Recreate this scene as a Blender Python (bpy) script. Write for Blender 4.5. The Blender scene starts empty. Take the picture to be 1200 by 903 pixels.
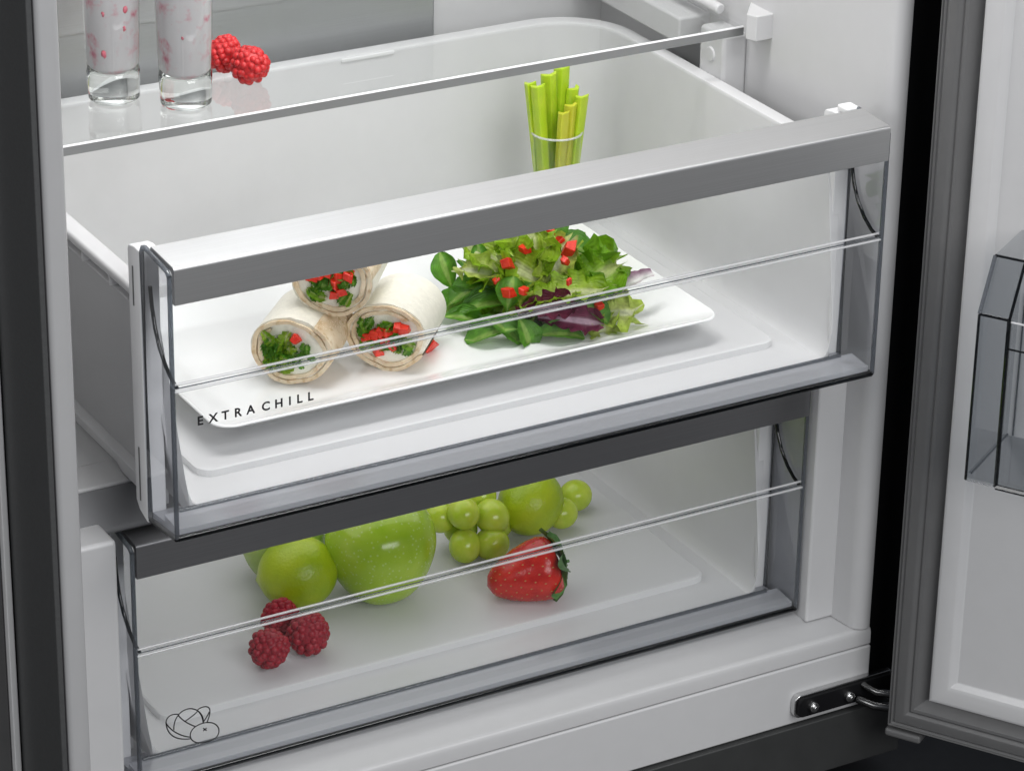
import bpy, bmesh, math, random
import numpy as np
from mathutils import Vector, Matrix

random.seed(7)
S = bpy.context.scene
COL = S.collection

# ------------------------------------------------------------------ camera
cam_d = bpy.data.cameras.new("camera")
cam = bpy.data.objects.new("camera", cam_d)
COL.objects.link(cam)
VR = Vector((0.8692, -0.4942, 0.0165))      # to the right of the picture
VD = Vector((-0.1974, -0.3775, -0.9047))    # down the picture
VF = Vector((0.4533, 0.7831, -0.4257))      # the view direction
VF.normalize(); VR = (VR - VF * VR.dot(VF)).normalized(); VD = VF.cross(VR).normalized()
M = Matrix((VR, -VD, -VF)).transposed().to_4x4()
M.translation = (-0.6578, -1.5110, 0.7046)
cam.matrix_world = M
cam_d.sensor_width = 36.0
cam_d.lens = 3858.0 / 1200.0 * 36.0
cam_d.clip_start = 0.05
cam_d.clip_end = 50
S.camera = cam

# ------------------------------------------------------------------ world, lamps, exposure
W = bpy.data.worlds.new("World")
S.world = W
W.use_nodes = True
W.node_tree.nodes["Background"].inputs[0].default_value = (0.86, 0.93, 1.06, 1)
W.node_tree.nodes["Background"].inputs[1].default_value = 0.15


def area(name, loc, target, sx, sy, power, color=(1, 1, 1), spread=180):
    d = bpy.data.lights.new(name, 'AREA')
    d.shape = 'RECTANGLE'
    d.size = sx
    d.size_y = sy
    d.energy = power
    d.color = color
    d.spread = math.radians(spread)
    o = bpy.data.objects.new(name, d)
    COL.objects.link(o)
    o.location = loc
    o.rotation_euler = (Vector(target) - Vector(loc)).to_track_quat('-Z', 'Y').to_euler()
    return o


area("fridge_ceiling_lamp", (0.225, 0.115, 0.61), (0.225, 0.125, 0.0), 0.50, 0.15, 4.0, (1.0, 0.99, 0.98))
area("studio_softbox", (-2.2, -0.75, 1.0), (0.1, 0.05, -0.2), 0.9, 0.9, 17.0, (1.0, 1.0, 1.0))
area("studio_front_softbox", (0.65, -1.45, 1.50), (0.25, 0.1, -0.3), 1.3, 0.8, 24.0, (1.0, 1.0, 1.0))
area("lower_drawer_added_fill", (0.24, 0.26, -0.2035), (0.24, 0.255, -0.36), 0.38, 0.16, 0.21, (1.0, 1.0, 1.0))  # unseen fill light added under the divider only to brighten the lower drawer
area("studio_low_softbox", (0.15, -2.1, 0.65), (0.25, 0.15, -0.3), 1.4, 0.7, 20.0, (1.0, 1.0, 1.0))

S.view_settings.view_transform = 'Standard'
S.view_settings.look = 'None'
S.view_settings.exposure = 0.0
S.view_settings.gamma = 1.0
S.view_settings.use_curve_mapping = False
S.render.engine = 'CYCLES'
S.cycles.max_bounces = 14
S.cycles.diffuse_bounces = 6
S.cycles.glossy_bounces = 5
S.cycles.transmission_bounces = 10
S.cycles.transparent_max_bounces = 40
S.cycles.use_denoising = True
S.cycles.sample_clamp_indirect = 4.0


# ------------------------------------------------------------------ materials
class NT:
    def __init__(self, name):
        self.m = bpy.data.materials.new(name)
        self.m.use_nodes = True
        self.t = self.m.node_tree
        self.t.nodes.clear()
        self.out = self.t.nodes.new("ShaderNodeOutputMaterial")

    def n(self, kind, **kw):
        nd = self.t.nodes.new(kind)
        for k, v in kw.items():
            if k.startswith("i_"):
                key = k[2:]
                key = int(key) if key.isdigit() else key.replace("_", " ")
                nd.inputs[key].default_value = v
            else:
                setattr(nd, k, v)
        return nd

    def l(self, a, b):
        self.t.links.new(a, b)

    def noise(self, scale, detail=3, rough=0.55, vec=None):
        nd = self.n("ShaderNodeTexNoise", i_Scale=scale, i_Detail=detail, i_Roughness=rough)
        if vec is None:
            if not hasattr(self, "tc"):
                self.tc = self.n("ShaderNodeTexCoord")
            vec = self.tc.outputs["Object"]
        self.l(vec, nd.inputs["Vector"])
        return nd.outputs["Fac"]

    def ramp(self, fac, stops):
        r = self.n("ShaderNodeValToRGB")
        e = r.color_ramp.elements
        while len(e) < len(stops):
            e.new(0.5)
        for el, (p, c) in zip(e, stops):
            el.position = p
            el.color = (*c, 1)
        self.l(fac, r.inputs[0])
        return r.outputs[0]

    def bump(self, h, strength, dist):
        b = self.n("ShaderNodeBump", i_Strength=strength, i_Distance=dist)
        self.l(h, b.inputs["Height"])
        return b.outputs[0]

    def bsdf(self, color, rough=0.4, metallic=0.0, normal=None, sss=0.0, sss_r=(1, .3, .2), sss_s=0.004, coat=0.0, spec=0.5):
        p = self.n("ShaderNodeBsdfPrincipled")
        if isinstance(color, tuple):
            p.inputs["Base Color"].default_value = (*color, 1)
        else:
            self.l(color, p.inputs["Base Color"])
        if isinstance(rough, (int, float)):
            p.inputs["Roughness"].default_value = rough
        else:
            self.l(rough, p.inputs["Roughness"])
        p.inputs["Metallic"].default_value = metallic
        p.inputs["Specular IOR Level"].default_value = spec
        if sss:
            p.inputs["Subsurface Weight"].default_value = sss
            p.inputs["Subsurface Radius"].default_value = sss_r
            p.inputs["Subsurface Scale"].default_value = sss_s
        if coat:
            p.inputs["Coat Weight"].default_value = coat
            p.inputs["Coat Roughness"].default_value = 0.08
        if normal is not None:
            self.l(normal, p.inputs["Normal"])
        return p

    def done(self, sh):
        self.l(sh.outputs[0] if hasattr(sh, "outputs") else sh, self.out.inputs[0])
        return self.m


def plain(name, color, rough=0.4, metallic=0.0, var=0.03, scale=60, bump=0.0, bscale=900, spec=0.5, coat=0):
    t = NT(name)
    f = t.noise(scale, 4)
    lo = tuple(max(0, c * (1 - var)) for c in color)
    hi = tuple(min(1, c * (1 + var)) for c in color)
    c = t.ramp(f, [(0.3, lo), (0.7, hi)])
    nrm = t.bump(t.noise(bscale, 2), bump, 0.0004) if bump else None
    r = t.n("ShaderNodeMapRange", i_3=max(0.02, rough - 0.05), i_4=rough + 0.05)
    t.l(t.noise(scale * 2.3, 3), r.inputs[0])
    return t.done(t.bsdf(c, r.outputs[0], metallic, nrm, coat=coat, spec=spec))


def clear(name, tint, ior=1.46, rough=0.015):
    """thin clear plastic / glass sheet: tinted transparency with a Fresnel reflection on its outer side"""
    t = NT(name)
    tr = t.n("ShaderNodeBsdfTransparent")
    tr.inputs[0].default_value = (*tint, 1)
    gl = t.n("ShaderNodeBsdfGlossy")
    gl.inputs["Color"].default_value = (1, 1, 1, 1)
    gl.inputs["Roughness"].default_value = rough
    fr = t.n("ShaderNodeFresnel", i_IOR=ior)
    geo = t.n("ShaderNodeNewGeometry")
    inv = t.n("ShaderNodeMath", operation='SUBTRACT', i_0=1.0)
    t.l(geo.outputs["Backfacing"], inv.inputs[1])
    mul = t.n("ShaderNodeMath", operation='MULTIPLY')
    t.l(fr.outputs[0], mul.inputs[0])
    t.l(inv.outputs[0], mul.inputs[1])
    mx = t.n("ShaderNodeMixShader")
    t.l(mul.outputs[0], mx.inputs[0])
    t.l(tr.outputs[0], mx.inputs[1])
    t.l(gl.outputs[0], mx.inputs[2])
    return t.done(mx)


def frosted(name, tint, diff, fac, ior=1.5, rough=0.1):
    """clear plastic seen edge-on: part of the light scatters inside the thickness"""
    m = clear(name, tint, ior, rough)
    t = m.node_tree
    out = [n for n in t.nodes if n.type == 'OUTPUT_MATERIAL'][0]
    src = out.inputs[0].links[0].from_socket
    d = t.nodes.new("ShaderNodeBsdfPrincipled")
    d.inputs["Base Color"].default_value = (*diff, 1)
    d.inputs["Roughness"].default_value = 0.25
    mx = t.nodes.new("ShaderNodeMixShader")
    mx.inputs[0].default_value = fac
    t.links.new(src, mx.inputs[1])
    t.links.new(d.outputs[0], mx.inputs[2])
    t.links.new(mx.outputs[0], out.inputs[0])
    return m


def real_glass(name, color=(1, 1, 1), ior=1.5, rough=0.0):
    t = NT(name)
    g = t.n("ShaderNodeBsdfGlass")
    g.inputs["Color"].default_value = (*color, 1)
    g.inputs["Roughness"].default_value = rough
    g.inputs["IOR"].default_value = ior
    return t.done(g)


white = plain("white_plastic", (0.76, 0.76, 0.765), 0.33, var=0.012, bump=0.02)
def milky(name, color, fac):
    m = plain(name, color, 0.33, var=0.012, bump=0.02)
    t = m.node_tree
    out = [n for n in t.nodes if n.type == 'OUTPUT_MATERIAL'][0]
    src = out.inputs[0].links[0].from_socket
    tr = t.nodes.new("ShaderNodeBsdfTranslucent")
    tr.inputs[0].default_value = (0.86, 0.865, 0.87, 1)
    mx = t.nodes.new("ShaderNodeMixShader")
    mx.inputs[0].default_value = fac
    t.links.new(src, mx.inputs[1])
    t.links.new(tr.outputs[0], mx.inputs[2])
    t.links.new(mx.outputs[0], out.inputs[0])
    return m


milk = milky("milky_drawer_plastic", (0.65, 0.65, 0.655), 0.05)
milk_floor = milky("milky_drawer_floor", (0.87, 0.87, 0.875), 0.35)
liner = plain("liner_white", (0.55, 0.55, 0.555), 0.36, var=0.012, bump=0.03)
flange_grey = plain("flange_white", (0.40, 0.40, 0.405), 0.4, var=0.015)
steel_dark = plain("dark_steel", (0.085, 0.087, 0.088), 0.42, 0.3, var=0.08, scale=500, bump=0.05, bscale=3000)
black_pl_shade = plain("black_plastic_and_shade", (0.006, 0.006, 0.007), 0.55, var=0.1, spec=0.2)
plinth_m = plain("plinth_dark", (0.035, 0.036, 0.036), 0.5, var=0.08)
slope_shade_m = plain("painted_slope_shade", (0.16, 0.162, 0.168), 0.4)
highlight_m = plain("painted_highlight", (0.7, 0.7, 0.7), 0.4)
neigh_m = plain("furniture_dark", (0.08, 0.08, 0.081), 0.55, var=0.06)
gasket_m = plain("gasket_grey", (0.125, 0.125, 0.126), 0.5, var=0.03)
door_edge_m = plain("door_shell", (0.12, 0.12, 0.12), 0.45, 0.2)
chrome = plain("bright_metal", (0.62, 0.62, 0.62), 0.22, 1.0, var=0.05)
dark_chrome = plain("dark_metal", (0.14, 0.14, 0.14), 0.25, 1.0, var=0.1)
floor_m = plain("floor_dark", (0.010, 0.010, 0.011), 0.5, var=0.2)
print_m = plain("black_print", (0.008, 0.008, 0.009), 0.5)
porcelain = plain("white_porcelain", (0.84, 0.845, 0.84), 0.12, var=0.01, coat=0.3)


def brushed(name, color, rough):
    t = NT(name)
    tc = t.n("ShaderNodeTexCoord")
    mp = t.n("ShaderNodeMapping")
    mp.inputs["Scale"].default_value = (6, 2500, 2500)
    t.l(tc.outputs["Object"], mp.inputs[0])
    f = t.noise(1.0, 4, 0.6, mp.outputs[0])
    c = t.ramp(f, [(0.3, tuple(x * 0.93 for x in color)), (0.7, tuple(min(1, x * 1.05) for x in color))])
    return t.done(t.bsdf(c, rough, 0.85, t.bump(f, 0.08, 0.0002)))


alu = brushed("brushed_aluminium", (0.60, 0.60, 0.60), 0.36)
alu_shaded = brushed("shaded_brushed_aluminium", (0.30, 0.30, 0.31), 0.36)  # same handle metal, darkened to hold the shade under the upper drawer
panel_m = brushed("satin_metal_panel", (0.42, 0.43, 0.435), 0.40)

clear_m = frosted("clear_plastic", (0.975, 0.978, 0.98), (0.8, 0.8, 0.81), 0.005, 1.46, 0.015)  # trace of white in the colour stands in for reflected haze
clear_base = frosted("clear_plastic_thick", (0.80, 0.81, 0.835), (0.62, 0.63, 0.66), 0.42)
clear_side = clear("clear_plastic_end", (0.90, 0.905, 0.92))
clear_edge = frosted("clear_plastic_edge", (0.42, 0.45, 0.48), (0.20, 0.21, 0.23), 0.3, 1.5, 0.06)
clear_dark = clear("clear_plastic_dark_edge", (0.12, 0.14, 0.155), 1.5, 0.08)
ridge_m = frosted("clear_plastic_ridge", (0.90, 0.905, 0.91), (0.88, 0.88, 0.89), 0.42, 1.9, 0.10)
clear_grip = clear("clear_plastic_grip", (0.955, 0.958, 0.96), 1.07, 0.05)
shelf_m = clear("shelf_glass", (0.95, 0.955, 0.953), 1.5, 0.01)
shelf_edge_m = frosted("shelf_glass_edge", (0.5, 0.51, 0.51), (0.30, 0.305, 0.305), 0.75, 1.25, 0.35)
cup_m = clear("clear_cup_plastic", (0.92, 0.93, 0.92), 1.6, 0.03)
glass_m = real_glass("tumbler_glass", (0.99, 1.0, 0.99))
bin_m = clear("door_bin_plastic", (0.84, 0.85, 0.86), 1.4)


def fruit_red(name, a, b, rough=0.3, scale=400):
    t = NT(name)
    c = t.ramp(t.noise(scale, 3), [(0.3, a), (0.7, b)])
    return t.done(t.bsdf(c, rough, sss=0.25, sss_r=(1, .15, .1), sss_s=0.003, spec=0.5))


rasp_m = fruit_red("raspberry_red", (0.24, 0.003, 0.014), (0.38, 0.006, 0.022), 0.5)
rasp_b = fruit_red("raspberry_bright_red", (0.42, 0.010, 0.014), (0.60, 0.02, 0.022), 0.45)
pepper_m = fruit_red("pepper_red", (0.60, 0.018, 0.010), (0.80, 0.05, 0.02), 0.25, 300)


def strawberry_mat():
    t = NT("strawberry_red")
    tc = t.n("ShaderNodeTexCoord")
    f = t.noise(90, 3)
    c = t.ramp(f, [(0.25, (0.42, 0.006, 0.006)), (0.75, (0.68, 0.03, 0.015))])
    return t.done(t.bsdf(c, 0.22, sss=0.2, sss_s=0.003, normal=t.bump(t.noise(600, 2), 0.25, 0.0006)))


straw_m = strawberry_mat()
seed_m = plain("seed_yellow", (0.42, 0.20, 0.05), 0.4, var=0.2)


def green_fruit(name, a, b, rough, speck=0.0, bump=0.0, bscale=500, sss=0.15, big=35):
    t = NT(name)
    c = t.ramp(t.noise(big, 3), [(0.3, a), (0.7, b)])
    if speck:
        v = t.n("ShaderNodeTexVoronoi", i_Scale=330.0)
        t.l(t.tc.outputs["Object"], v.inputs["Vector"])
        r = t.ramp(v.outputs["Distance"], [(0.16, (1, 1, 1)), (0.30, (0, 0, 0))])
        mx = t.n("ShaderNodeMixRGB", i_Fac=0.0)
        mm = t.n("ShaderNodeMath", operation='MULTIPLY', i_1=speck)
        t.l(r, mm.inputs[0])
        t.l(mm.outputs[0], mx.inputs[0])
        t.l(c, mx.inputs[1])
        mx.inputs[2].default_value = (0.62, 0.75, 0.30, 1)
        c = mx.outputs[0]
    nrm = t.bump(t.noise(bscale, 3), bump, 0.0008) if bump else None
    return t.done(t.bsdf(c, rough, normal=nrm, sss=sss, sss_r=(.6, 1, .2), sss_s=0.004))


lime_m = green_fruit("lime_skin", (0.30, 0.44, 0.008), (0.46, 0.57, 0.02), 0.30, bump=0.55, bscale=520)
apple_m = green_fruit("green_apple_skin", (0.33, 0.54, 0.022), (0.46, 0.63, 0.06), 0.17, speck=0.5, big=45)
pale_m = green_fruit("pale_green_skin", (0.36, 0.52, 0.10), (0.44, 0.58, 0.14), 0.25, speck=0.25)
grape_m = green_fruit("grape_skin", (0.44, 0.58, 0.04), (0.58, 0.68, 0.09), 0.2, sss=0.5, big=120)
stem_m = plain("brown_stem", (0.12, 0.08, 0.03), 0.7, var=0.2)
calyx_m = plain("dark_green_calyx", (0.075, 0.19, 0.04), 0.5, var=0.3, scale=300)


def leaf_mat(name, edge, mid, rib, transl=0.38, rough=0.38):
    t = NT(name)
    uv = t.n("ShaderNodeUVMap", uv_map="UVMap")
    sp = t.n("ShaderNodeSeparateXYZ")
    t.l(uv.outputs[0], sp.inputs[0])
    a = t.n("ShaderNodeMath", operation='SUBTRACT', i_1=0.5)
    t.l(sp.outputs[0], a.inputs[0])
    ab = t.n("ShaderNodeMath", operation='ABSOLUTE')
    t.l(a.outputs[0], ab.inputs[0])
    base = t.ramp(ab.outputs[0], [(0.0, rib), (0.07, rib), (0.14, mid), (0.5, edge)])
    f = t.noise(220, 4)
    dk = t.ramp(f, [(0.3, (0.62, 0.62, 0.62)), (0.7, (1.1, 1.1, 1.1))])
    mx = t.n("ShaderNodeMixRGB", blend_type='MULTIPLY', i_Fac=1.0)
    t.l(base, mx.inputs[1])
    t.l(dk, mx.inputs[2])
    wv = t.n("ShaderNodeTexWave", i_Scale=5.0, i_Distortion=2.0)
    t.l(uv.outputs[0], wv.inputs[0])
    nrm = t.bump(wv.outputs["Fac"], 0.3, 0.0008)
    p = t.bsdf(mx.outputs[0], rough, normal=nrm, spec=0.45)
    tr = t.n("ShaderNodeBsdfTranslucent")
    t.l(mx.outputs[0], tr.inputs[0])
    ms = t.n("ShaderNodeMixShader", i_Fac=transl)
    t.l(p.outputs[0], ms.inputs[1])
    t.l(tr.outputs[0], ms.inputs[2])
    return t.done(ms)


lett_m = leaf_mat("lettuce_green", (0.30, 0.52, 0.02), (0.45, 0.62, 0.06), (0.70, 0.76, 0.36))
lettd_m = leaf_mat("dark_lettuce_green", (0.19, 0.43, 0.015), (0.30, 0.52, 0.03), (0.58, 0.68, 0.22))
lettp_m = leaf_mat("pale_lettuce", (0.50, 0.66, 0.08), (0.68, 0.75, 0.25), (0.80, 0.82, 0.55))
lamb_m = leaf_mat("lambs_lettuce_green", (0.085, 0.27, 0.015), (0.13, 0.35, 0.022), (0.32, 0.52, 0.10))
radi_m = leaf_mat("radicchio_purple", (0.12, 0.010, 0.04), (0.17, 0.016, 0.06), (0.55, 0.35, 0.45), 0.12)
radw_m = leaf_mat("radicchio_rib_white", (0.35, 0.14, 0.26), (0.78, 0.74, 0.74), (0.85, 0.84, 0.82), 0.15)


def tortilla_mat():
    t = NT("tortilla")
    f = t.noise(70, 4)
    c = t.ramp(f, [(0.25, (0.58, 0.42, 0.25)), (0.5, (0.74, 0.61, 0.43)), (0.75, (0.80, 0.70, 0.53))])
    g = t.noise(210, 2)
    sp = t.ramp(g, [(0.55, (0, 0, 0)), (0.66, (1, 1, 1))])
    mx = t.n("ShaderNodeMixRGB")
    mm = t.n("ShaderNodeMath", operation='MULTIPLY', i_1=0.65)
    t.l(sp, mm.inputs[0])
    t.l(mm.outputs[0], mx.inputs[0])
    t.l(c, mx.inputs[1])
    mx.inputs[2].default_value = (0.50, 0.34, 0.17, 1)
    return t.done(t.bsdf(mx.outputs[0], 0.62, normal=t.bump(f, 0.8, 0.0014), sss=0.1, sss_s=0.002, spec=0.3))


tort_m = tortilla_mat()
cream_m = plain("cream_cheese", (0.86, 0.83, 0.72), 0.45, var=0.06, scale=250, bump=0.5, bscale=500)
celery_a = green_fruit("celery_green", (0.40, 0.60, 0.015), (0.54, 0.68, 0.04), 0.35, sss=0.3, big=60)
celery_b = green_fruit("celery_yellow", (0.55, 0.55, 0.03), (0.62, 0.62, 0.06), 0.35, sss=0.3, big=60)


def smoothie_mat():
    t = NT("yoghurt_drink")
    f = t.noise(95, 3, 0.6)
    c = t.ramp(f, [(0.0, (0.80, 0.76, 0.80)), (0.54, (0.80, 0.76, 0.80)), (0.63, (0.80, 0.58, 0.64)), (0.74, (0.72, 0.20, 0.30))])
    return t.done(t.bsdf(c, 0.3, sss=0.2, sss_r=(1, .8, .8), sss_s=0.004))


smooth_m = smoothie_mat()
pink_m = fruit_red("fruit_pink", (0.55, 0.05, 0.09), (0.72, 0.28, 0.34), 0.4, 350)


# ------------------------------------------------------------------ builders
def new_bm():
    return bmesh.new()


def empty(name, loc, label, cat, group=None):
    o = bpy.data.objects.new(name, None)
    COL.objects.link(o)
    o.location = loc
    o.empty_display_size = 0.02
    tag(o, label, cat, group)
    return o


def tag(o, label=None, cat=None, group=None, kind=None):
    if label: o["label"] = label
    if cat: o["category"] = cat
    if group: o["group"] = group
    if kind: o["kind"] = kind
    return o


def obj(name, bm, mat, parent=None, smooth=False, loc=None, auto=None, bevel=None, world=False):
    """link bm as ONE mesh object; geometry is in the parent's own space unless world=True (then brought into it)"""
    bmesh.ops.recalc_face_normals(bm, faces=bm.faces)
    me = bpy.data.meshes.new(name)
    bm.to_mesh(me)
    bm.free()
    o = bpy.data.objects.new(name, me)
    COL.objects.link(o)
    me.materials.append(mat)
    if parent is not None:
        o.parent = parent
        if world:
            w = Vector((0, 0, 0))
            p = parent
            while p is not None:
                w += p.location
                p = p.parent
            me.transform(Matrix.Translation(-w))
    if loc is not None:
        o.location = loc
    if smooth:
        for p in me.polygons:
            p.use_smooth = True
        me.set_sharp_from_angle(angle=math.radians(52))
    if bevel:
        b = o.modifiers.new("bevel", 'BEVEL')
        b.width = bevel
        b.segments = 3
        b.limit_method = 'ANGLE'
        b.angle_limit = math.radians(40)
        for p in me.polygons:
            p.use_smooth = True
        wn = o.modifiers.new("wn", 'WEIGHTED_NORMAL')
        wn.keep_sharp = True
    return o


def box(bm, x0, x1, y0, y1, z0, z1):
    vs = [bm.verts.new((x, y, z)) for x in (x0, x1) for y in (y0, y1) for z in (z0, z1)]
    for f in ((0, 1, 3, 2), (4, 6, 7, 5), (0, 4, 5, 1), (2, 3, 7, 6), (0, 2, 6, 4), (1, 5, 7, 3)):
        bm.faces.new([vs[i] for i in f])
    return bm


def one_box(*a):
    return box(new_bm(), *a)


def prism(bm, pts, axis, a, b):
    """extrude a 2D outline: axis 'x' -> pts are (y,z); 'y' -> (x,z); 'z' -> (x,y)"""
    def put(p, t):
        return {'x': (t, p[0], p[1]), 'y': (p[0], t, p[1]), 'z': (p[0], p[1], t)}[axis]
    A = [bm.verts.new(put(p, a)) for p in pts]
    B = [bm.verts.new(put(p, b)) for p in pts]
    n = len(pts)
    bm.faces.new(A)
    bm.faces.new(B[::-1])
    for i in range(n):
        bm.faces.new((A[i], A[(i + 1) % n], B[(i + 1) % n], B[i]))
    return bm


def tube(bm, pts, r, n=8, cap=True):
    pts = [Vector(p) for p in pts]
    rings = []
    up = Vector((0, 0, 1))
    for i, p in enumerate(pts):
        t = (pts[min(i + 1, len(pts) - 1)] - pts[max(i - 1, 0)]).normalized()
        a = t.cross(up)
        if a.length < 1e-3:
            a = t.cross(Vector((1, 0, 0)))
        a.normalize()
        b = t.cross(a).normalized()
        rr = r[i] if isinstance(r, (list, tuple)) else r
        rings.append([bm.verts.new(p + a * math.cos(2 * math.pi * k / n) * rr + b * math.sin(2 * math.pi * k / n) * rr) for k in range(n)])
    for i in range(len(rings) - 1):
        for k in range(n):
            bm.faces.new((rings[i][k], rings[i][(k + 1) % n], rings[i + 1][(k + 1) % n], rings[i + 1][k]))
    if cap:
        bm.faces.new(rings[0][::-1])
        bm.faces.new(rings[-1])
    return bm


def lathe(bm, prof, n=48, c=(0, 0, 0), closed=False):
    """revolve (r,z) points about z"""
    rings = []
    for r, z in prof:
        if r < 1e-6:
            rings.append([bm.verts.new((c[0], c[1], c[2] + z))])
        else:
            rings.append([bm.verts.new((c[0] + r * math.cos(2 * math.pi * k / n), c[1] + r * math.sin(2 * math.pi * k / n), c[2] + z)) for k in range(n)])
    seq = list(zip(rings, rings[1:]))
    if closed:
        seq.append((rings[-1], rings[0]))
    for a, b in seq:
        for k in range(n):
            k2 = (k + 1) % n
            if len(a) == 1 and len(b) == 1:
                continue
            if len(a) == 1:
                bm.faces.new((a[0], b[k2], b[k]))
            elif len(b) == 1:
                bm.faces.new((a[k], a[k2], b[0]))
            else:
                bm.faces.new((a[k], a[k2], b[k2], b[k]))
    return bm


def loft(bm, rings, closed_ring=False, cap0=False, cap1=False):
    R = [[bm.verts.new(p) for p in r] for r in rings]
    n = len(R[0])
    for a, b in zip(R, R[1:]):
        for k in range(n if closed_ring else n - 1):
            bm.faces.new((a[k], a[(k + 1) % n], b[(k + 1) % n], b[k]))
    if cap0: bm.faces.new(R[0][::-1])
    if cap1: bm.faces.new(R[-1])
    return R


def rrect(x0, x1, y0, y1, r, n=6):
    pts = []
    for cx, cy, a0 in ((x1 - r, y1 - r, 0), (x0 + r, y1 - r, 90), (x0 + r, y0 + r, 180), (x1 - r, y0 + r, 270)):
        for k in range(n + 1):
            a = math.radians(a0 + 90 * k / n)
            pts.append((cx + r * math.cos(a), cy + r * math.sin(a)))
    return pts


# ------------------------------------------------------------------ ground
fl = obj("floor", one_box(-6, 6, -6, 6, -0.52, -0.49), floor_m)
tag(fl, kind="structure")

# tall furniture beside the fridge
nb = empty("furniture_panel", (-0.35, 0.10, -0.49), "dark grey furniture panel standing left of the refrigerator with a highlight painted along its edge", "furniture panel")
obj("panel", one_box(-0.70, -0.0660, 0.1035, 0.122, -0.49, 1.3), neigh_m, nb, world=True, bevel=0.001)
obj("edge_highlight", one_box(-0.0655, -0.0615, 0.099, 0.122, -0.49, 1.3), highlight_m, nb, world=True, bevel=0.0008)  # pale strip paints the highlight on the panel's edge

# ------------------------------------------------------------------ refrigerator
FR = empty("refrigerator", (0.24, 0.2, -0.49), "large built-in refrigerator with white liner, dark sides and open right-hinged door", "refrigerator")


def fpart(name, bm, mat, parent=None, **kw):
    return obj(name, bm, mat, parent or FR, world=True, **kw)


TOP = 0.64
fpart("back_wall", one_box(-0.045, 0.507, 0.372, 0.39, -0.388, TOP), liner)
bp = fpart("back_panel", one_box(0.085, 0.3625, 0.366, 0.3718, -0.06, TOP - 0.002), panel_m, bevel=0.0015)
right_pts = [(0.4985, 0.3718), (0.4985, 0.12), (0.5005, 0.07), (0.5035, 0.043), (0.5045, 0.0385), (0.5065, 0.0355), (0.5095, 0.0338), (0.513, 0.0333), (0.5165, 0.0345), (0.5185, 0.038), (0.5186, 0.3718)]
sw = fpart("side_wall", prism(new_bm(), right_pts, 'z', -0.3748, TOP), liner, bevel=0.0004)
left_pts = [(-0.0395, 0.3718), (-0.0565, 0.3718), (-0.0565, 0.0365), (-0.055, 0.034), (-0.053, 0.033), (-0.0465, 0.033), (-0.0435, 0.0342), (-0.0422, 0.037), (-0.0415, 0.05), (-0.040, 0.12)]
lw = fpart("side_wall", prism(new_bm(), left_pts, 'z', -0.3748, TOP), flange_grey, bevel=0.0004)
fpart("ceiling", one_box(-0.045, 0.507, 0.0, 0.39, TOP + 0.0005, TOP + 0.02), liner)
fpart("liner_step", one_box(0.481, 0.5040, 0.058, 0.3715, -0.3747, -0.190), liner, bevel=0.002)
fpart("liner_step", one_box(-0.0410, -0.0115, 0.058, 0.3715, -0.3747, -0.190), liner, bevel=0.003)
# floor of the liner with a shallow step near its front
prof = [(0.0385, -0.3750), (0.060, -0.3752), (0.0625, -0.3735), (0.371, -0.3735), (0.371, -0.388), (0.0345, -0.388), (0.0345, -0.3795), (0.0355, -0.3765)]
fpart("liner_floor", prism(new_bm(), prof, 'x', -0.0563, 0.5184), liner, bevel=0.0008)
# divider between the two drawers
dv = fpart("divider", one_box(-0.0390, 0.4980, 0.0955, 0.125, -0.1982, -0.173), liner, bevel=0.0015)
fpart("divider_shaded_front", prism(new_bm(), [(0.0952, -0.1745), (0.0935, -0.1755), (0.0795, -0.1925), (0.079, -0.196), (0.0815, -0.1982), (0.0952, -0.1982)], 'x', -0.0390, 0.4980), slope_shade_m, dv, bevel=0.0006)  # sloped divider front, dark grey to paint in its shade
fpart("divider_rim", one_box(-0.0390, 0.0250, 0.1252, 0.3715, -0.1800, -0.1732), liner, dv, bevel=0.0005)
fpart("divider_glass", one_box(0.0252, 0.4980, 0.1252, 0.3715, -0.178, -0.174), shelf_m, dv)
fpart("bottom_rail", one_box(-0.0565, 0.5186, 0.0338, 0.12, -0.4333, -0.3888), liner, bevel=0.0015)
fpart("plinth", one_box(-0.0590, 0.5450, 0.0300, 0.36, -0.4760, -0.4339), plinth_m, bevel=0.001)
fpart("outer_side", one_box(-0.0605, -0.0570, 0.0350, 0.60, -0.476, TOP + 0.03), steel_dark, bevel=0.0008)
fpart("outer_side", one_box(0.5192, 0.5450, 0.0430, 0.60, -0.4335, TOP + 0.03), black_pl_shade, bevel=0.0008)  # dark cabinet side, blackened to paint the deep shade beside the door
fpart("outer_top", one_box(-0.0565, 0.5188, 0.0345, 0.60, TOP + 0.021, TOP + 0.03), steel_dark)
fpart("outer_back", one_box(-0.0565, 0.5188, 0.58, 0.60, -0.47, TOP + 0.02), black_pl_shade)
# small ledges low on the back wall, left
for z in (-0.0145, -0.0035):
    fpart("wall_rib", one_box(-0.0385, 0.0840, 0.3675, 0.3719, z - 0.0018, z + 0.0018), liner, bevel=0.0012)
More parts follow.
